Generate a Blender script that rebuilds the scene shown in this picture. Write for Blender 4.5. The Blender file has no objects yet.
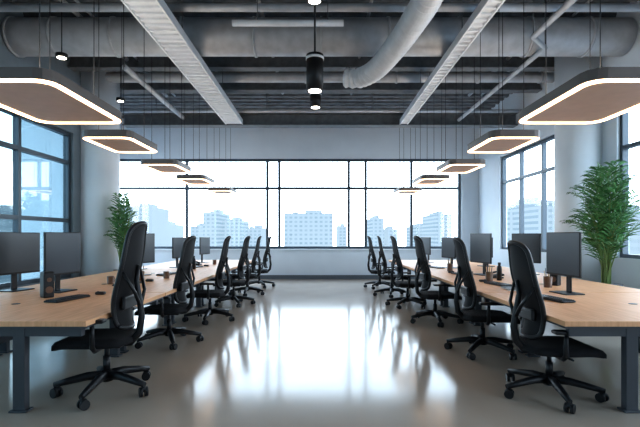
import bpy, bmesh, math, random
from mathutils import Vector, Matrix
random.seed(7)
C = bpy.context.scene.collection

# ---------------- materials ----------------
def mat(name, col, rough=0.5, metal=0.0, noise=0.0, nscale=8.0, emit=None, estr=0.0, spec=None, bump=0.0, bscale=60):
    m = bpy.data.materials.new(name); m.use_nodes = True
    nt = m.node_tree; b = nt.nodes["Principled BSDF"]
    b.inputs["Base Color"].default_value = (*col, 1)
    b.inputs["Roughness"].default_value = rough
    b.inputs["Metallic"].default_value = metal
    if spec is not None: b.inputs["Specular IOR Level"].default_value = spec
    tc = nt.nodes.new("ShaderNodeTexCoord")
    if noise > 0:
        n = nt.nodes.new("ShaderNodeTexNoise"); n.inputs["Scale"].default_value = nscale
        n.inputs["Detail"].default_value = 4
        nt.links.new(tc.outputs["Object"], n.inputs["Vector"])
        r = nt.nodes.new("ShaderNodeValToRGB")
        r.color_ramp.elements[0].position = .3; r.color_ramp.elements[1].position = .7
        r.color_ramp.elements[0].color = (*[c*(1-noise) for c in col], 1)
        r.color_ramp.elements[1].color = (*[min(1, c*(1+noise)) for c in col], 1)
        nt.links.new(n.outputs["Fac"], r.inputs["Fac"]); nt.links.new(r.outputs["Color"], b.inputs["Base Color"])
    if bump > 0:
        n2 = nt.nodes.new("ShaderNodeTexNoise"); n2.inputs["Scale"].default_value = bscale
        nt.links.new(tc.outputs["Object"], n2.inputs["Vector"])
        bp = nt.nodes.new("ShaderNodeBump"); bp.inputs["Strength"].default_value = bump; bp.inputs["Distance"].default_value = .01
        nt.links.new(n2.outputs["Fac"], bp.inputs["Height"]); nt.links.new(bp.outputs["Normal"], b.inputs["Normal"])
    if emit:
        b.inputs["Emission Color"].default_value = (*emit, 1); b.inputs["Emission Strength"].default_value = estr
    return m

M = {}
M['wall'] = mat('wall_paint', (.67, .73, .79), .7, noise=.03, nscale=2)
M['walldark'] = mat('wall_dark_paint', (.18, .22, .25), .6, noise=.05)
M['column'] = mat('column_paint', (.77, .81, .85), .6, noise=.03, nscale=2)
M['frame'] = mat('window_frame_metal', (.06, .08, .10), .4, .3)
M['ceil'] = mat('ceiling_deck', (.155, .165, .178), .7, noise=.3, nscale=5, bump=.3)
M['beam'] = mat('ceiling_beam_steel', (.135, .145, .155), .6, noise=.2)
M['duct'] = mat('galvanised_duct', (.47, .49, .515), .45, .2, noise=.12, nscale=6)
M['tray'] = mat('tray_metal', (.76, .78, .80), .45, .1, noise=.06)
M['black'] = mat('black_plastic', (.010, .010, .012), .45)
M['blackmetal'] = mat('black_metal', (.02, .02, .023), .35, .3)
M['fabric'] = mat('chair_fabric', (.010, .010, .012), .9, noise=.2, nscale=80, bump=.3, bscale=300)
M['screen'] = mat('monitor_screen', (.06, .075, .092), .30)
M['deskleg'] = mat('desk_leg_metal', (.07, .075, .085), .45, .3)
M['lampbody'] = mat('lamp_body', (.16, .132, .12), .5, .1)
M['lamppanel'] = mat('lamp_panel', (.52, .40, .35), .5, noise=.06, emit=(1, .62, .40), estr=.05)  # faint emission stands in for warm strip light on the panel
M['led'] = mat('led_strip', (1, .9, .8), .5, emit=(1.0, .64, .36), estr=5.0)
M['ceil_fill'] = mat('added_ceiling_fill', (1, .95, .9), .5, emit=(1.0, .88, .76), estr=7)  # glowing surface added on the pendant tops to brighten the ceiling
M['bulb'] = mat('downlight_lens', (1, .9, .8), .5, emit=(1, .9, .78), estr=10)
M['pot'] = mat('planter_ceramic', (.05, .05, .055), .5, noise=.1)
M['soil'] = mat('soil', (.04, .025, .015), .95, noise=.4, nscale=40)
M['leaf'] = mat('palm_leaf', (.085, .22, .075), .5, noise=.6, nscale=9)
M['stem'] = mat('palm_stem', (.18, .25, .08), .6, noise=.3)
M['cup'] = mat('cup_brown', (.16, .085, .05), .5, noise=.15, nscale=30)
M['pencil'] = mat('pencil_wood', (.5, .3, .1), .5, noise=.1)
M['paper'] = mat('paper', (.8, .8, .78), .8, noise=.02)
M['base'] = mat('baseboard_paint', (.12, .14, .16), .5, noise=.05)

# wood
m = bpy.data.materials.new('desk_wood'); m.use_nodes = True; nt = m.node_tree; b = nt.nodes["Principled BSDF"]
tc = nt.nodes.new("ShaderNodeTexCoord"); mp = nt.nodes.new("ShaderNodeMapping"); mp.inputs["Scale"].default_value = (14, 1.2, 3)
n = nt.nodes.new("ShaderNodeTexNoise"); n.inputs["Scale"].default_value = 2.5; n.inputs["Detail"].default_value = 6
r = nt.nodes.new("ShaderNodeValToRGB")
r.color_ramp.elements[0].position = .3; r.color_ramp.elements[0].color = (.68, .355, .185, 1)
r.color_ramp.elements[1].position = .7; r.color_ramp.elements[1].color = (.84, .48, .27, 1)
nt.links.new(tc.outputs["Object"], mp.inputs["Vector"]); nt.links.new(mp.outputs["Vector"], n.inputs["Vector"])
nt.links.new(n.outputs["Fac"], r.inputs["Fac"]); nt.links.new(r.outputs["Color"], b.inputs["Base Color"])
b.inputs["Roughness"].default_value = .5; b.inputs["Specular IOR Level"].default_value = .35
M['wood'] = m
# floor
m = bpy.data.materials.new('polished_floor'); m.use_nodes = True; nt = m.node_tree; b = nt.nodes["Principled BSDF"]
tc = nt.nodes.new("ShaderNodeTexCoord")
n = nt.nodes.new("ShaderNodeTexNoise"); n.inputs["Scale"].default_value = .9; n.inputs["Detail"].default_value = 5
r = nt.nodes.new("ShaderNodeValToRGB")
r.color_ramp.elements[0].position = .3; r.color_ramp.elements[0].color = (.50, .41, .335, 1)
r.color_ramp.elements[1].position = .7; r.color_ramp.elements[1].color = (.54, .45, .37, 1)
nt.links.new(tc.outputs["Object"], n.inputs["Vector"]); nt.links.new(n.outputs["Fac"], r.inputs["Fac"])
nt.links.new(r.outputs["Color"], b.inputs["Base Color"])
b.inputs["Specular IOR Level"].default_value = .55
n2 = nt.nodes.new("ShaderNodeTexNoise"); n2.inputs["Scale"].default_value = 3; n2.inputs["Detail"].default_value = 3
nt.links.new(tc.outputs["Object"], n2.inputs["Vector"])
mr = nt.nodes.new("ShaderNodeMapRange"); mr.inputs[3].default_value = .11; mr.inputs[4].default_value = .16
nt.links.new(n2.outputs["Fac"], mr.inputs[0]); nt.links.new(mr.outputs[0], b.inputs["Roughness"])
M['floor'] = m
# glass
def glass(name, tint, gl=.06):
    m = bpy.data.materials.new(name); m.use_nodes = True; nt = m.node_tree
    nt.nodes.remove(nt.nodes["Principled BSDF"])
    t = nt.nodes.new("ShaderNodeBsdfTransparent"); t.inputs["Color"].default_value = (*tint, 1)
    g = nt.nodes.new("ShaderNodeBsdfGlossy"); g.inputs["Roughness"].default_value = .03
    mx = nt.nodes.new("ShaderNodeMixShader"); mx.inputs[0].default_value = gl
    nt.links.new(t.outputs[0], mx.inputs[1]); nt.links.new(g.outputs[0], mx.inputs[2])
    nt.links.new(mx.outputs[0], nt.nodes["Material Output"].inputs[0]); return m
M['glass'] = glass('window_glass', (.94, .975, 1), .04)
M['glassL'] = glass('tinted_glass', (.52, .62, .66), .10)
# chair mesh
m = mat('chair_mesh', (.010, .010, .012), .75); nt = m.node_tree
t = nt.nodes.new("ShaderNodeBsdfTransparent"); mx = nt.nodes.new("ShaderNodeMixShader"); mx.inputs[0].default_value = .07
out = nt.nodes["Material Output"]
nt.links.new(nt.nodes["Principled BSDF"].outputs[0], mx.inputs[1]); nt.links.new(t.outputs[0], mx.inputs[2]); nt.links.new(mx.outputs[0], out.inputs[0])
M['mesh'] = m
# building facade, daylight haze put in as emission colour
m = bpy.data.materials.new('facade_haze_glow'); m.use_nodes = True; nt = m.node_tree; b = nt.nodes["Principled BSDF"]
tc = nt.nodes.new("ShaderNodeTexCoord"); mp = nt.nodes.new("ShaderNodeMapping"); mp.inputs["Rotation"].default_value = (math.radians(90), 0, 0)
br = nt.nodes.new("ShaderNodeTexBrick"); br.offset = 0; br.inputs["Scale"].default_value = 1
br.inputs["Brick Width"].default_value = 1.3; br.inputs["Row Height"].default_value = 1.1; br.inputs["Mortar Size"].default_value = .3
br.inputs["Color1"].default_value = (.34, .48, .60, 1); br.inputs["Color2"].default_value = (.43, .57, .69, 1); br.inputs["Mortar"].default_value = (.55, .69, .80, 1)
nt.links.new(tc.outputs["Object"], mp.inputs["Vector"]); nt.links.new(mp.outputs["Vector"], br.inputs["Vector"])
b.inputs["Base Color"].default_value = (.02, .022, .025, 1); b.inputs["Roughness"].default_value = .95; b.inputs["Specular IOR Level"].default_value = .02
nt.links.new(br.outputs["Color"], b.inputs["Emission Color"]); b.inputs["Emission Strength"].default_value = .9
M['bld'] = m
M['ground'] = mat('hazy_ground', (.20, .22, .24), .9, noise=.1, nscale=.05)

# ---------------- mesh builder ----------------
class MB:
    def __init__(s): s.bm = bmesh.new(); s.mats = []
    def mi(s, k):
        if k not in s.mats: s.mats.append(k)
        return s.mats.index(k)
    def _merge(s, tmp, mtx, k, smooth):
        i = s.mi(k); vm = {}
        for v in tmp.verts: vm[v] = s.bm.verts.new(mtx @ v.co)
        for f in tmp.faces:
            try:
                nf = s.bm.faces.new([vm[v] for v in f.verts]); nf.material_index = i; nf.smooth = smooth
            except ValueError: pass
        tmp.free()
    def box(s, c, size, k, rot=(0, 0, 0), bev=0.0, seg=2, smooth=False):
        t = bmesh.new(); bmesh.ops.create_cube(t, size=1)
        for v in t.verts: v.co = Vector((v.co.x*size[0], v.co.y*size[1], v.co.z*size[2]))
        if bev > 0: bmesh.ops.bevel(t, geom=list(t.edges), offset=bev, segments=seg, profile=.5, affect='EDGES')
        R = Matrix.Rotation(rot[2], 4, 'Z') @ Matrix.Rotation(rot[1], 4, 'Y') @ Matrix.Rotation(rot[0], 4, 'X')
        s._merge(t, Matrix.Translation(c) @ R, k, smooth); return s
    def tube(s, pts, rad, k, seg=12, cap=True, smooth=True):
        pts = [Vector(p) for p in pts]; n = len(pts)
        rads = rad if isinstance(rad, (list, tuple)) else [rad]*n
        i = s.mi(k); rings = []
        up = None
        for j in range(n):
            d = (pts[min(j+1, n-1)]-pts[max(j-1, 0)]).normalized()
            if up is None:
                up = Vector((0, 0, 1)) if abs(d.z) < .9 else Vector((1, 0, 0))
            a = (up - d*up.dot(d)).normalized(); up = a; bb = d.cross(a)
            rings.append([s.bm.verts.new(pts[j]+(a*math.cos(2*math.pi*q/seg)+bb*math.sin(2*math.pi*q/seg))*rads[j]) for q in range(seg)])
        for j in range(n-1):
            for q in range(seg):
                f = s.bm.faces.new([rings[j][q], rings[j][(q+1) % seg], rings[j+1][(q+1) % seg], rings[j+1][q]])
                f.material_index = i; f.smooth = smooth
        if cap:
            for rg in (rings[0][::-1], rings[-1]):
                f = s.bm.faces.new(rg); f.material_index = i
        return s
    def prism(s, poly, z0, z1, k):
        i = s.mi(k)
        a = [s.bm.verts.new((x, y, z0)) for x, y in poly]; b_ = [s.bm.verts.new((x, y, z1)) for x, y in poly]
        n = len(poly)
        for q in range(n):
            f = s.bm.faces.new([a[q], a[(q+1) % n], b_[(q+1) % n], b_[q]]); f.material_index = i
        f = s.bm.faces.new(a[::-1]); f.material_index = i
        f = s.bm.faces.new(b_); f.material_index = i
        return s
    def face(s, cos, k, smooth=False):
        f = s.bm.faces.new([s.bm.verts.new(c) for c in cos]); f.material_index = s.mi(k); f.smooth = smooth
    def mesh(s, name):
        bmesh.ops.recalc_face_normals(s.bm, faces=list(s.bm.faces))
        me = bpy.data.meshes.new(name); s.bm.to_mesh(me); s.bm.free()
        for k in s.mats: me.materials.append(M[k])
        return me
def put(name, me, loc=(0, 0, 0), rz=0, sc=(1, 1, 1)):
    o = bpy.data.objects.new(name, me); o.location = loc; o.rotation_euler = (0, 0, rz); o.scale = sc
    C.objects.link(o); return o

# ---------------- room shell ----------------
W, YF, YB, H = 4.8, 12.9, -4.0, 4.85
FLX = -6.3   # recess on the left
YR = 9.45    # where the recess starts
b = MB().box(((FLX-.3+W+.2)/2, (YF+YB)/2, -.1), (W-FLX+.7, YF-YB+.6, .2), 'floor'); put('floor', b.mesh('floor'))

# ceiling: slab + ribbed deck
b = MB()
b.box(((FLX+W)/2, (YF+YB)/2, H+.15), (W-FLX+.6, YF-YB+.6, .14), 'ceil')
prof = []; y = YB
while y < YF:
    prof += [(y, H), (y+.11, H), (y+.14, H+.07), (y+.25, H+.07)]; y += .28
vs = [(b.bm.verts.new((FLX, p[0], p[1])), b.bm.verts.new((W, p[0], p[1]))) for p in prof]
for q in range(len(vs)-1):
    f = b.bm.faces.new([vs[q][0], vs[q][1], vs[q+1][1], vs[q+1][0]]); f.material_index = b.mi('ceil')
put('ceiling', b.mesh('ceiling'))

def wall_open(name, axis, pos, a0, a1, openings, k, th=.2, sgn=1, z1=H+.08):
    """wall along an axis with rectangular openings [(s0,s1,z0,z1)]"""
    b = MB()
    def bx(s0, s1, z0, zz):
        if s1-s0 < 1e-4 or zz-z0 < 1e-4: return
        c = (s0+s1)/2; l = s1-s0
        if axis == 'x': b.box((c, pos+sgn*th/2, (z0+zz)/2), (l, th, zz-z0), k)
        else: b.box((pos+sgn*th/2, c, (z0+zz)/2), (th, l, zz-z0), k)
    cur = a0
    for (s0, s1, q0, q1) in sorted(openings):
        bx(cur, s0, 0, z1); bx(s0, s1, 0, q0); bx(s0, s1, q1, z1); cur = s1
    bx(cur, a1, 0, z1)
    put(name, b.mesh(name))

def px_far(x): return (x-320)/33.1
winF = (px_far(110), px_far(461.5), .91, 3.64)
wall_open('wall_far', 'x', YF, FLX, W, [winF], 'wall')
winR = [(8.05+.25, 11.4, .95, 3.40), (2.0, 6.9, .95, 3.40), (-3.0, 1.2, .95, 3.40)]
wall_open('wall_right', 'y', W, YB, YF+.2, winR, 'wall')
winL = [(-3.2, 8.3, .5, 3.30)]
wall_open('wall_left', 'y', -W, YB, YR, winL, 'walldark', sgn=-1)
wall_open('wall_recess_left', 'y', FLX, YR, YF+.2, [(YR+.4, 12.4, .91, 3.64)], 'wall', sgn=-1)
wall_open('wall_recess_return', 'x', YR, FLX-.2, -W-.2, [], 'wall', sgn=-1)
wall_open('wall_back', 'x', YB, -W-.2, W+.2, [], 'wall', sgn=-1)

# windows
wn = [0]
def window(axis, pos, s0, s1, z0, z1, bars, trans, g, fw=.05, dep=.1):
    b = MB()
    def bx(c, zc, l, h, d, k):
        if axis == 'x': b.box((c, pos, zc), (l, d, h), k)
        else: b.box((pos, c, zc), (d, l, h), k)
    bx((s0+s1)/2, z0+fw/2, s1-s0, fw, dep, 'frame'); bx((s0+s1)/2, z1-fw/2, s1-s0, fw, dep, 'frame')
    for q in [s0+fw/2, s1-fw/2]+list(bars): bx(q, (z0+z1)/2, fw, z1-z0-.01, dep*.95, 'frame')
    for t in trans: bx((s0+s1)/2, t, s1-s0-.01, fw, dep*.9, 'frame')
    bx((s0+s1)/2, (z0+z1)/2, s1-s0-.02, z1-z0-.02, .01, g)
    wn[0] += 1; put('window_%d' % wn[0], b.mesh('window'))
window('x', YF+.1, *winF, [px_far(v) for v in (186, 267, 279, 349, 366, 412)], [2.75], 'glass', .075)
for (a, c, z0, z1) in winR:
    nb = max(2, round((c-a)/1.0)); window('y', W+.1, a, c, z0, z1, [a+(c-a)*q/nb for q in range(1, nb)], [2.72], 'glass', .06)
a, c, z0, z1 = winL[0]
window('y', -W-.1, a, c, z0, z1, [-1.8, -.4, 1., 2.4, 3.8, 5.2, 5.6, 6.9], [2.72, 1.6], 'glassL', .07)
window('y', FLX-.1, YR+.4, 12.4, .91, 3.64, [10.8, 11.6], [2.75], 'glass', .06)
# sills + baseboards
b = MB().box(((winF[0]+winF[1])/2, YF-.05, .895), (winF[1]-winF[0]+.1, .1, .03), 'column', bev=.005); put('trim_1', b.mesh('sill'))
b = MB().box(((FLX+W)/2, YF-.012, .06), (W-FLX-.04, .02, .12), 'base'); put('baseboard_far', b.mesh('bb'))
b = MB().box((W-.012, (YB+YF)/2, .06), (.02, YF-YB-.1, .12), 'base'); put('baseboard_right', b.mesh('bb'))
b = MB().box((-W+.012, (YB+YR)/2, .06), (.02, YR-YB-.1, .12), 'base'); put('baseboard_left', b.mesh('bb'))

# columns
def column(x, y, r):
    b = MB().tube([(0, 0, 0), (0, 0, H-.002)], r, 'column', 48)
    b.tube([(0, 0, 0), (0, 0, .1)], r+.012, 'base', 48)
    put('column', b.mesh('column'), (x, y, 0))
column(-4.66, 8.95, .42); column(4.62, 7.6, .39); 

# ---------------- ceiling services ----------------
def cbeam(y, z0, z1, w=.2):
    b = MB()
    b.box((-.0, 0, z0+.015), (2*W-.02, w, .03), 'beam'); b.box((0, 0, z1-.015), (2*W-.02, w, .03), 'beam')
    b.box((0, 0, (z0+z1)/2), (2*W-.02, .03, z1-z0-.04), 'beam')
    put('ceiling_beam', b.mesh('ceiling_beam'), (0, y, 0))
for y in (1.2, 3.4, 5.0, 8.2): cbeam(y, 4.5, H-.002)
cbeam(10.45, 3.98, 4.30, .26); cbeam(9.3, 4.45, H-.002)
b = MB()
for x in (-4, -1.3, 1.3, 4): b.tube([(x, 10.45, 4.3), (x, 10.45, H)], .012, 'beam', 6)
put('beam_hanger', b.mesh('hanger'))

# big transverse duct
def duct_path(pts, r, rib=.0, step=.05, k='duct', name='ventilation_duct', flange=None, smooth=True):
    P = [Vector(p) for p in pts]; out = []
    for i in range(len(P)-1):
        p0 = P[max(i-1, 0)]; p1 = P[i]; p2 = P[i+1]; p3 = P[min(i+2, len(P)-1)]
        n = max(2, int((p2-p1).length/step))
        for q in range(n):
            t = q/n
            out.append(.5*((2*p1)+(-p0+p2)*t+(2*p0-5*p1+4*p2-p3)*t*t+(-p0+3*p1-3*p2+p3)*t**3))
    out.append(P[-1])
    rr = [r*(1+(rib if j % 2 else 0)) for j in range(len(out))]
    b = MB().tube(out, rr, k, 28, smooth=smooth)
    if flange:
        L = len(out)
        for j in range(0, L-1, flange):
            d = (out[min(j+1, L-1)]-out[j]).normalized()
            b.tube([out[j], out[j]+d*.035], r+.018, k, 28)
    return put(name, b.mesh(name))
duct_path([(-4.78, 6.7, 4.42), (0, 6.7, 4.42), (4.78, 6.7, 4.42)], .28, 0, .3, flange=3)
duct_path([(-4.78, 8.75, 4.55), (4.78, 8.75, 4.55)], .1, 0, .5, flange=3)
duct_path([(1.22, 1.0, 3.95), (1.20, 4.3, 3.93), (1.15, 5.2, 3.93), (1.05, 5.9, 3.92), (.88, 6.7, 3.92), (.66, 7.1, 3.93), (.42, 7.2, 3.97)], .14, .18, .05, k='tray', name='flexible_duct', smooth=False)
b = MB().tube([(-4.78, 5.57, 4.28), (4.78, 5.57, 4.28)], .05, 'duct', 14)
for x in (-4, -2.8, -1.4, 0, 1.7, 3, 4.2): b.tube([(x, 5.57, 4.3), (x, 5.57, H)], .008, 'beam', 6)
put('ceiling_pipe', b.mesh('pipe'))
b = MB().tube([(-1.12, 5.45, 4.02), (.30, 5.45, 4.02)], .04, 'tray', 14)
for x in (-.8, .1): b.tube([(x, 5.45, 4.02), (x, 5.45, H)], .006, 'beam', 6)
put('linear_pipe', b.mesh('pipe'))
for (y, z, r) in ((3.9, 4.62, .03), (7.6, 4.55, .035), (9.9, 4.2, .04), (11.4, 4.3, .06)):
    b = MB().tube([(-4.78, y, z), (4.78, y, z)], r, 'duct', 10)
    for x in (-3.6, -1.2, 1.2, 3.6): b.tube([(x, y, z), (x, y, H)], .006, 'beam', 6)
    put('ceiling_pipe', b.mesh('pipe'))
for (x, z, r) in ((-3.7, 4.68, .035), (-3.5, 4.68, .02), (-.9, 4.74, .03), (.75, 4.72, .025), (3.6, 4.70, .035), (3.9, 4.70, .02)):
    b = MB().tube([(x, YB+.02, z), (x, 10.3, z)], r, 'duct', 10); put('ceiling_conduit', b.mesh('conduit'))
for (pts, r) in (([(3.0, 3.0, 4.1), (3.0, 6.0, 4.1), (3.35, 6.35, 4.1), (3.35, 10.3, 4.1)], .04), ([(-3.3, 7.2, 4.15), (-3.3, 10.3, 4.15)], .05)):
    b = MB().tube(pts, r, 'duct', 12)
    for p in pts: b.tube([p, (p[0], p[1], H)], .007, 'beam', 6)
    put('ceiling_conduit', b.mesh('conduit'))

# longitudinal cable trays
def tray(x, w, z0, h, y0, y1):
    b = MB(); L = y1-y0; c = (y0+y1)/2
    b.box((-w/2+.012, c, z0+h/2), (.024, L, h), 'tray', bev=.004); b.box((w/2-.012, c, z0+h/2), (.024, L, h), 'tray', bev=.004)
    b.box((0, c, z0+.05), (w-.05, L, .012), 'tray')
    y = y0+.1
    while y < y1:
        b.box((0, y, z0+.028), (w-.05, .035, .03), 'tray'); y += .14
    y = y0+.5
    while y < y1:
        for sx in (-1, 1): b.tube([(sx*(w/2-.012), y, z0+h), (sx*(w/2-.012), y, H)], .007, 'beam', 6)
        y += 2.4
    put('cable_tray', b.mesh('cable_tray'), (x, 0, 0))
tray(-2.07, .42, 3.99, .12, .5, 10.3)
tray(2.02, .20, 3.99, .12, .5, 10.3)

# cylinder spotlights
def spot(x, y, z0, r, h):
    b = MB().tube([(0, 0, 0), (0, 0, h)], r, 'black', 28)
    b.tube([(0, 0, h*.86), (0, 0, h*.93)], r+.006, 'tray', 28)
    b.tube([(0, 0, -.004), (0, 0, .01)], r*.75, 'bulb', 24)
    b.tube([(0, 0, h), (0, 0, H-z0)], .012, 'black', 8)
    put('cylinder_spotlight', b.mesh('spot'), (x, y, z0))
spot(-.06, 5.0, 3.0, .10, .42); spot(-.08, 7.7, 3.62, .10, .26)
for (x, y, z) in ((-3.45, 5.7, 3.68), (-3.55, 7.6, 3.7), (-.05, 3.9, 3.45)):
    b = MB().tube([(0, 0, 0), (0, 0, .05)], .075, 'black', 24); b.tube([(0, 0, -.004), (0, 0, .01)], .055, 'bulb', 20)
    b.tube([(0, 0, .05), (0, 0, H-z)], .008, 'black', 6); put('ceiling_downlight', b.mesh('dl'), (x, y, z))

# ---------------- pendant lights ----------------
def octo(a, b_, c):
    P = []
    for (cx, cy, a0) in ((a-c, -b_+c, -90), (a-c, b_-c, 0), (-a+c, b_-c, 90), (-a+c, -b_+c, 180)):
        for q in range(4):
            an = math.radians(a0+q*30); P.append((cx+c*math.cos(an), cy+c*math.sin(an)))
    return P
def pendant(A, B, Cc):
    b = MB(); t = .085
    b.prism(octo(A, B, Cc), 0, t, 'lampbody')
    o1 = octo(A-.004, B-.004, Cc-.002); o2 = octo(A-.05, B-.05, Cc-.02)
    n = len(o1)
    for q in range(n):
        r_ = (q+1) % n
        b.face([(*o1[q], -.012), (*o1[r_], -.012), (*o2[r_], -.012), (*o2[q], -.012)], 'led')
        b.face([(*o1[q], -.012), (*o1[r_], -.012), (*o1[r_], .002), (*o1[q], .002)], 'led')
        b.face([(*o2[q], -.012), (*o2[r_], -.012), (*o2[r_], .002), (*o2[q], .002)], 'led')
    b.prism(octo(A-.056, B-.056, Cc-.02), -.004, .01, 'lamppanel')
    b.prism(octo(A-.10, B-.10, Cc-.03), t-.005, t+.006, 'ceil_fill')  # added fill panel, unseen from below, lights the ceiling
    for sx in (-A*.5, A*.5):
        for sy in (-B*.65, B*.65):
            b.tube([(sx, sy, t), (sx, sy, t+.03)], .012, 'blackmetal', 8)
            b.tube([(sx, sy, t), (sx, sy, H-2.47)], .0042, 'black', 6)
    return b.mesh('pendant_light')
pmL = pendant(.43, .62, .13); pmS = pendant(.30, .46, .10)
for j, (x, y) in enumerate(((-2.42, 3.76), (-2.52, 5.45), (-2.63, 7.35), (-2.64, 9.1), (-2.58, 11.3))):
    put('pendant_light', pmL if j == 0 else pmS, (x, y, 2.46))
for j, (x, y) in enumerate(((2.42, 3.76), (2.31, 5.45), (2.40, 7.35), (2.36, 9.1), (2.31, 11.3))):
    put('pendant_light', pmL if j == 0 else pmS, (x, y, 2.46))

# ---------------- desks ----------------
DZ = .68
def desk():
    b = MB(); Wd, L = 1.95, 1.585
    b.box((Wd/2, L/2, DZ-.02), (Wd, L, .04), 'wood', bev=.004)
    b.box((Wd/2, L/2, DZ-.049), (Wd-.03, L-.03, .016), 'deskleg')
    for y in (.07, L-.07):
        for x in (.52, Wd-.12):
            b.box((x, y, (DZ-.057)/2), (.09, .06, DZ-.057), 'deskleg', bev=.006)
            b.box((x, y, .008), (.13, .09, .016), 'deskleg', bev=.004)
        b.box((Wd/2, y, DZ-.09), (Wd-.12, .05, .06), 'deskleg')
    b.box((Wd/2+.15, L/2, DZ-.095), (.06, L-.16, .05), 'deskleg')
    b.box((Wd/2+.15, L/2, DZ-.22), (.02, L-.3, .22), 'deskleg')
    b.tube([(Wd/2+.1, L/2, DZ-.001), (Wd/2+.1, L/2, DZ+.003)], .035, 'black', 20)
    return b.mesh('office_desk')
dm = desk()
LX, RX = -1.70, 1.78
for i in range(5):
    y0 = 3.1+i*1.6
    put('office_desk', dm, (LX, y0+1.585, 0), math.pi)
    put('office_desk', dm, (RX, y0, 0))

# ---------------- chair ----------------
def chair(seed=0):
    b = MB()
    for q in range(5):
        a = 2*math.pi*q/5+.3+seed
        ca, sa = math.cos(a), math.sin(a)
        P = [(.03*ca, .03*sa, .135), (.14*ca, .14*sa, .135), (.28*ca, .28*sa, .112), (.385*ca, .385*sa, .092)]
        b.tube(P, [.036, .032, .027, .02], 'black', 10)
        b.tube([(.375*ca, .375*sa, .04), (.375*ca, .375*sa, .10)], .011, 'blackmetal', 8)
        ra = a+.9
        ax = Vector((math.cos(ra), math.sin(ra), 0)); cc = Vector((.375*ca, .375*sa, .036))+Vector((-math.sin(ra), math.cos(ra), 0))*.012
        for s_ in (-1, 1):
            b.tube([cc+ax*s_*.010, cc+ax*s_*.032], .036, 'black', 16)
        b.box(cc+Vector((0, 0, .022)), (.04, .05, .03), 'black', rot=(0, 0, ra), bev=.01)
    b.tube([(0, 0, .09), (0, 0, .17)], [.05, .042], 'black', 20)
    b.tube([(0, 0, .16), (0, 0, .28)], .028, 'black', 16); b.tube([(0, 0, .27), (0, 0, .37)], .018, 'blackmetal', 14)
    b.box((-.02, 0, .375), (.26, .18, .045), 'black', bev=.015)
    b.tube([(.03, -.08, .37), (.05, -.25, .365)], .009, 'black', 8)
    # seat cushion (grid shell)
    nx, ny = 14, 14; hx, hy = .30, .265; cx = .07
    def seatpt(u, v, top):
        x = u*hx; y = v*hy
        k_ = 1-.10*(abs(u)**2)*(abs(v)**2)*1.6
        x *= k_; y *= k_
        edge = max(abs(u), abs(v))
        zt = .445+.012*abs(v)**2 - .035*max(0, u-.4)**2*2 + .012*max(0, -u-.5)
        drop = .028*(edge**8)
        z = zt-drop if top else zt-.075+drop*.5
        return (x+cx, y, z)
    i = b.mi('fabric')
    for top in (1, 0):
        g = [[b.bm.verts.new(seatpt(-1+2*p/nx, -1+2*q/ny, top)) for q in range(ny+1)] for p in range(nx+1)]
        for p in range(nx):
            for q in range(ny):
                f = b.bm.faces.new([g[p][q], g[p+1][q], g[p+1][q+1], g[p][q+1]]); f.material_index = i; f.smooth = True
        if top: gt = g
        else: gb = g
    ring = [(p, 0) for p in range(nx)]+[(nx, q) for q in range(ny)]+[(p, ny) for p in range(nx, 0, -1)]+[(0, q) for q in range(ny, 0, -1)]
    for j in range(len(ring)):
        p, q = ring[j]; p2, q2 = ring[(j+1) % len(ring)]
        f = b.bm.faces.new([gt[p][q], gt[p2][q2], gb[p2][q2], gb[p][q]]); f.material_index = i; f.smooth = True
    # backrest
    def prof(t):
        z = .50+.80*t
        x = -.195-.03*t-.085*t*t + .035*math.cos(math.pi*(t-.28)*2.2)*(1-t)
        return x, z
    def halfw(t):
        return (.130+.055*math.sin(min(1, t/.62)*math.pi/2)) * (1-.32*max(0, (t-.62)/.38)**2)
    def bp(u, t, off=0):
        x, z = prof(t); w = halfw(t)
        y = u*w
        if t > .9: z -= .035*abs(u)**3*((t-.9)/.1)
        if t < .08: z += .03*abs(u)**3*((.08-t)/.08)
        x += .05*abs(u)**2*(1-.3*t)
        return Vector((x+off, y, z))
    nu, nt_ = 10, 26
    for off, k in ((0, 'mesh'), (.018, 'mesh')):
        i = b.mi(k)
        g = [[b.bm.verts.new(bp(-1+2*p/nu, q/nt_, off)) for q in range(nt_+1)] for p in range(nu+1)]
        for p in range(nu):
            for q in range(nt_):
                f = b.bm.faces.new([g[p][q], g[p+1][q], g[p+1][q+1], g[p][q+1]]); f.material_index = i; f.smooth = True
    out = [bp(1, q/24, .006) for q in range(25)]+[bp(1-2*q/12, 1, .006) for q in range(1, 13)]+[bp(-1, 1-q/24, .006) for q in range(1, 25)]+[bp(-1+2*q/12, 0, .006) for q in range(1, 13)]
    b.tube(out, .019, 'black', 8)
    b.box((prof(.25)[0]-.012, 0, prof(.25)[1]), (.03, .27, .10), 'black', rot=(0, -.05, 0), bev=.013)
    sp = [(-.08, 0, .375), (-.20, 0, .385), (-.27, 0, .46), (-.29, 0, .58), (-.275, 0, .70), (prof(.45)[0]-.03, 0, prof(.45)[1]), (prof(.6)[0]-.012, 0, prof(.6)[1])]
    b.tube(sp, [.03, .03, .03, .027, .024, .02, .014], 'black', 12)
    for s_ in (-1, 1):
        b.tube([(-.28, 0, .66), (-.275, s_*.1, .78), bp(s_*.95, .55, -.005)], [.016, .014, .011], 'black', 8)
    for s_ in (-1, 1):
        b.tube([(-.02, s_*.10, .375), (-.02, s_*.24, .375), (-.03, s_*.295, .41), (-.035, s_*.30, .50), (-.03, s_*.30, .585)], [.018, .02, .02, .018, .015], 'black', 10)
        b.box((.0, s_*.295, .60), (.25, .085, .028), 'black', rot=(0, 0, s_*.05), bev=.012)
    return b.mesh('office_chair')
cms = [chair(0), chair(.5)]
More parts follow.
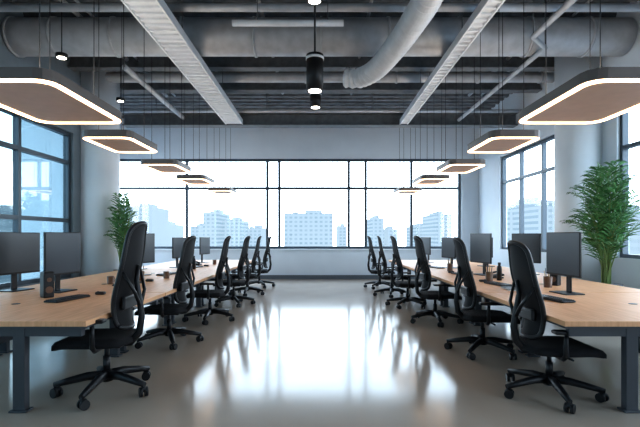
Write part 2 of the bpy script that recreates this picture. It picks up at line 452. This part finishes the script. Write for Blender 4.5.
Lc = [(3.56, -1.78, 1, 1.08), (5.2, -1.84, -2, .99), (6.6, -1.70, 3, .99), (8.1, -1.64, -3, .99), (9.5, -1.62, 2, .99), (10.9, -1.55, 0, .99)]
Rc = [(3.50, 1.88, 0, .96), (4.78, 1.82, -3, .98), (6.45, 1.74, 4, .99), (7.9, 1.62, 0, .99), (9.3, 1.56, -4, .99), (10.7, 1.50, 2, .99)]
for j, (y, x, a, sz) in enumerate(Lc): put('office_chair', cms[j % 2], (x, y, 0), math.pi+math.radians(a), (1, 1, sz))
for j, (y, x, a, sz) in enumerate(Rc): put('office_chair', cms[(j+1) % 2], (x, y, 0), math.radians(a), (1, 1, sz))

# ---------------- monitors ----------------
def monitor(w=.54, h=.47):
    b = MB(); zb = .19
    b.box((0, 0, zb+h/2), (.024, w, h), 'black', bev=.006)
    b.box((.0125, 0, zb+h/2+.006), (.002, w-.02, h-.03), 'screen')
    b.box((-.03, 0, zb+h/2), (.04, w*.5, h*.5), 'black', bev=.015)
    b.box((-.07, 0, .22), (.02, .07, .42), 'blackmetal', bev=.006)
    b.box((-.05, 0, .38), (.05, .06, .06), 'black', bev=.01)
    b.box((-.04, 0, .006), (.22, .28, .012), 'blackmetal', bev=.005)
    return b.mesh('computer_monitor')
mm = monitor(); mm2 = monitor(.52, .40)
for (x, y, a, q) in ((-2.86, 4.75, -8, 0), (-2.80, 6.7, -22, 0), (-2.75, 8.4, -15, 1), (-2.7, 10.0, -10, 1), (-3.42, 4.85, -12, 0), (-3.35, 7.9, -20, 1)):
    put('computer_monitor', (mm, mm2)[q], (x, y, DZ+.001), math.radians(a))
for (x, y, a, q) in ((2.62, 4.6, 6, 0), (2.56, 6.8, 14, 0), (2.5, 8.3, 12, 1), (2.45, 9.9, 10, 1), (3.33, 6.9, 25, 0), (3.35, 8.7, 15, 1)):
    put('computer_monitor', (mm, mm2)[q], (x, y, DZ+.001), math.radians(180+a))

# keyboards / mice / cups
def keyboard():
    b = MB().box((0, 0, .010), (.15, .42, .016), 'black', bev=.005)
    for r_ in range(5):
        for c_ in range(15):
            if r_ == 0 and 4 <= c_ <= 9:
                if c_ == 4: b.box((.055, -.01, .021), (.02, .15, .008), 'blackmetal', bev=.002, seg=1)
                continue
            b.box((.055-.0275*r_, -.19+.027*c_, .021), (.021, .022, .008), 'blackmetal', bev=.002, seg=1)
    return b.mesh('keyboard')
km = keyboard()
b = MB()
b.box((0, 0, .016), (.10, .06, .032), 'black', bev=.015, seg=4, smooth=True); b.box((.025, 0, .033), (.02, .008, .006), 'blackmetal', bev=.002)
mo = b.mesh('computer_mouse')
for i, y in enumerate((4.15, 5.45, 6.85, 8.35)):
    put('keyboard', km, (-2.45, y, DZ+.001), math.radians(-12+180)); put('computer_mouse', mo, (-2.32, y+.36, DZ+.001), math.pi)
for i, y in enumerate((4.15, 5.4, 6.8, 8.3)):
    put('keyboard', km, (2.26, y, DZ+.001), math.radians(12)); put('computer_mouse', mo, (2.2, y+.36, DZ+.001), 0)
def pencup():
    b = MB(); b.tube([(0, 0, 0), (0, 0, .012)], .045, 'cup', 24)
    b.tube([(0, 0, .0), (0, 0, .13), (0, 0, .131), (0, 0, .02)], [.045, .05, .043, .04], 'cup', 24, cap=False)
    for q in range(7):
        a = q*.9; b.tube([(.015*math.cos(a), .015*math.sin(a), .014), (.04*math.cos(a), .04*math.sin(a), .20+.015*(q % 3))], .004, 'pencil' if q % 2 else 'black', 6)
    return b.mesh('pen_cup')
pc = pencup()
def mug():
    b = MB(); b.tube([(0, 0, 0), (0, 0, .01)], .04, 'cup', 24)
    b.tube([(0, 0, 0), (0, 0, .10), (0, 0, .101), (0, 0, .012)], [.04, .042, .037, .035], 'cup', 24, cap=False)
    b.tube([(.04, 0, .08), (.065, 0, .075), (.07, 0, .05), (.06, 0, .028), (.038, 0, .022)], .006, 'cup', 8)
    return b.mesh('coffee_mug')
mg = mug()
def speaker():
    b = MB().box((0, 0, .13), (.10, .10, .26), 'black', bev=.012)
    b.tube([(.05, 0, .08), (.054, 0, .08)], .035, 'cup', 20); b.tube([(.05, 0, .18), (.054, 0, .18)], .022, 'cup', 20)
    return b.mesh('desk_speaker')
sp = speaker()
def phone():
    b = MB().box((0, 0, .035), (.18, .17, .03), 'black', rot=(0, .22, 0), bev=.008)
    b.box((0, 0, .01), (.16, .16, .02), 'black', bev=.004)
    b.tube([(-.075, -.055, .075), (-.03, -.055, .088), (.03, -.055, .075), (.08, -.055, .05)], [.024, .014, .014, .024], 'blackmetal', 12)
    b.box((-.045, .035, .062), (.05, .08, .006), 'screen', rot=(0, .22, 0))
    for q in range(3):
        for s_ in range(3): b.box((.0+.025*q, .012+.024*s_, .054-.0055*q), (.016, .016, .008), 'screen', rot=(0, .22, 0))
    return b.mesh('desk_phone')
ph = phone()
def bottle():
    b = MB().tube([(0, 0, 0), (0, 0, .005), (0, 0, .16), (0, 0, .19), (0, 0, .21), (0, 0, .245)], [.03, .034, .034, .03, .016, .016], 'blackmetal', 20)
    b.tube([(0, 0, .215), (0, 0, .25)], .02, 'black', 16); return b.mesh('water_bottle')
bo = bottle()
for (x, y) in ((-2.75, 4.3), (2.95, 5.35)): put('desk_speaker', sp, (x, y, DZ+.001), math.radians(-35) if x < 0 else math.radians(215))
for (x, y) in ((-2.5, 5.95), (2.3, 5.8), (-2.45, 7.7), (2.3, 7.55), (2.75, 5.15)): put('pen_cup', pc, (x, y, DZ+.001))
for (x, y) in ((-2.25, 6.25), (2.2, 6.25), (-2.3, 9.3), (2.3, 9.2), (-2.7, 5.5)): put('coffee_mug', mg, (x, y, DZ+.001), 1.2)
for (x, y) in ((-2.35, 7.95), (2.5, 5.95)): put('water_bottle', bo, (x, y, DZ+.001))
for (x, y, a) in ((-2.75, 6.15, 180), (2.6, 6.3, 0), (-2.6, 9.0, 180), (2.5, 7.4, 0)): put('desk_phone', ph, (x, y, DZ+.001), math.radians(180+a))
b = MB(); b.box((0, 0, .008), (.22, .30, .016), 'paper', bev=.003); b.box((0, 0, .0175), (.222, .302, .003), 'black')
nb = b.mesh('notebook')
for (x, y, a) in ((-3.35, 3.6, .1), (2.25, 4.93, -.1), (3.35, 3.9, .4)): put('notebook', nb, (x, y, DZ+.001), a)

# ---------------- palms ----------------
def palm(name, loc, h, spread, nf, seed, potr, poth, xlim=None, sgn=1):
    rnd = random.Random(seed); b = MB()
    b.tube([(0, 0, 0), (0, 0, poth*.9), (0, 0, poth), (0, 0, poth+.001), (0, 0, poth-.05)], [potr*.72, potr*.98, potr, potr*.9, potr*.88], 'pot', 32)
    b.tube([(0, 0, poth-.06), (0, 0, poth-.03)], potr*.88, 'soil', 24)
    li = b.mi('leaf')
    def cl(v):
        v = Vector(v)
        if xlim is not None and v.x*sgn > xlim: v.x = sgn*(xlim-(v.x*sgn-xlim)*.4)
        return v
    for q in range(nf):
        a = q*2.39996+rnd.uniform(-.2, .2)
        fr = math.sqrt((q+.5)/nf)*rnd.uniform(.85, 1.1)
        top = poth+(h-poth)*(1.03-.62*(q/nf)**1.2*rnd.uniform(.7, 1.15))
        out = spread*fr
        base = Vector((rnd.uniform(-.05, .05), rnd.uniform(-.05, .05), poth-.04))
        ca, sa = math.cos(a), math.sin(a); N = 22; P = []
        for j in range(N+1):
            t = j/N
            rr = out*(.25*t+.75*t*t); z = base.z+(top-base.z)*(1.35*t-.35*t**3)-.10*fr*t**4
            P.append(base+Vector((ca*rr, sa*rr, z-base.z)))
        b.tube([cl(p) for p in P], [.010*(1-.85*j/N)+.001 for j in range(N+1)], 'stem', 5)
        for j in range(8, N+1):
            t = j/N; p = P[j]
            d = (P[min(j+1, N)]-P[j-1]).normalized()
            side = d.cross(Vector((0, 0, 1)))
            side = side.normalized() if side.length > .05 else Vector((-sa, ca, 0))
            tw = rnd.uniform(-.35, .35)
            ll = (.30*math.sin(math.pi*(.25+.62*(t-.35)/.65)))*rnd.uniform(.85, 1.15)*(spread/.5)**.5
            for s_ in (-1, 1):
                dirn = (side*s_*1.0+d*.75+Vector((ca, sa, 0))*tw+Vector((0, 0, .1))).normalized()
                wd = d.cross(dirn).cross(dirn).normalized()*.0105
                m1 = p+dirn*ll*.4+Vector((0, 0, .01)); m2 = p+dirn*ll*.75+Vector((0, 0, -.05*ll)); e = p+dirn*ll+Vector((0, 0, -.26*ll))
                v = [b.bm.verts.new(cl(c)) for c in (p, m1+wd, m2+wd*.8, e, m2-wd*.8, m1-wd)]
                for fv in ((v[0], v[1], v[5]), (v[1], v[2], v[4], v[5]), (v[2], v[3], v[4])):
                    f = b.bm.faces.new(fv); f.material_index = li
    put(name, b.mesh(name), loc)
palm('potted_palm', (-3.98, 8.6, 0), 2.12, .30, 26, 3, .17, .62, xlim=.33, sgn=-1)
palm('potted_palm', (4.20, 6.25, 0), 2.32, .60, 42, 5, .2, .60, xlim=.52, sgn=1)

# ---------------- outside ----------------
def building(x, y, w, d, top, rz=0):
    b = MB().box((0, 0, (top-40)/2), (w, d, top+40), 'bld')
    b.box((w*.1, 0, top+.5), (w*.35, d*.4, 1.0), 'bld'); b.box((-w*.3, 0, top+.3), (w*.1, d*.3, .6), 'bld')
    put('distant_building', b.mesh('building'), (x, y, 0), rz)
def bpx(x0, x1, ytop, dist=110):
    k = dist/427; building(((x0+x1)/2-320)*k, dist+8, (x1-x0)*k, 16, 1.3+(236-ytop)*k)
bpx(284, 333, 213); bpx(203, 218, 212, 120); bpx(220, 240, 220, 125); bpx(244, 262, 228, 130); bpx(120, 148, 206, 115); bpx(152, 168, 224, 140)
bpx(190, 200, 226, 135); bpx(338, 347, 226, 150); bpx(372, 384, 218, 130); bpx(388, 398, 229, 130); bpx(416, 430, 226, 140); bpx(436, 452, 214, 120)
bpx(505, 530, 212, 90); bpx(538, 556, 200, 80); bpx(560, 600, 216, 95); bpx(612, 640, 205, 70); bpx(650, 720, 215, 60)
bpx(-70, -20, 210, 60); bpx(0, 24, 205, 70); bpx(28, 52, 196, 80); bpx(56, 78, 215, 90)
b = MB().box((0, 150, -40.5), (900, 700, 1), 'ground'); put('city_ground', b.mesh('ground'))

# ---------------- world & light ----------------
w = bpy.data.worlds.new('sky'); bpy.context.scene.world = w; w.use_nodes = True; nt = w.node_tree
bg = nt.nodes["Background"]; tc = nt.nodes.new("ShaderNodeTexCoord"); sx = nt.nodes.new("ShaderNodeSeparateXYZ")
r = nt.nodes.new("ShaderNodeValToRGB")
r.color_ramp.elements[0].position = 0; r.color_ramp.elements[0].color = (.88, .95, 1, 1)
r.color_ramp.elements[1].position = .6; r.color_ramp.elements[1].color = (.64, .82, 1, 1)
nt.links.new(tc.outputs["Generated"], sx.inputs[0]); nt.links.new(sx.outputs[2], r.inputs[0]); nt.links.new(r.outputs[0], bg.inputs[0])
bg.inputs[1].default_value = 6.5

def portal(name, loc, sx_, sy_, rot):
    l = bpy.data.lights.new(name, 'AREA'); l.shape = 'RECTANGLE'; l.size = sx_; l.size_y = sy_
    l.cycles.is_portal = True
    o = bpy.data.objects.new(name, l); o.location = loc; o.rotation_euler = rot; C.objects.link(o)
portal('portal_far', ((winF[0]+winF[1])/2, YF+.22, 2.27), winF[1]-winF[0], 2.73, (math.radians(-90), 0, 0))
for (a, c, z0, z1) in winR: portal('portal_right', (W+.22, (a+c)/2, 2.17), 2.45, c-a, (0, math.radians(90), 0))
portal('portal_left', (-W-.22, 2.55, 1.9), 2.8, 11.5, (0, math.radians(-90), 0))

# camera
cd = bpy.data.cameras.new('camera'); cd.lens = 24; cd.sensor_width = 36; cd.shift_y = 22.5/640
cam = bpy.data.objects.new('camera', cd); cam.location = (0, 0, 1.3); cam.rotation_euler = (math.radians(90), 0, 0)
C.objects.link(cam); bpy.context.scene.camera = cam
vs_ = bpy.context.scene.view_settings
vs_.view_transform = 'Standard'; vs_.exposure = 0.1
for lk in ('Medium High Contrast', 'High Contrast'):
    try:
        vs_.look = lk; print('look', lk); break
    except Exception as e: print(e)
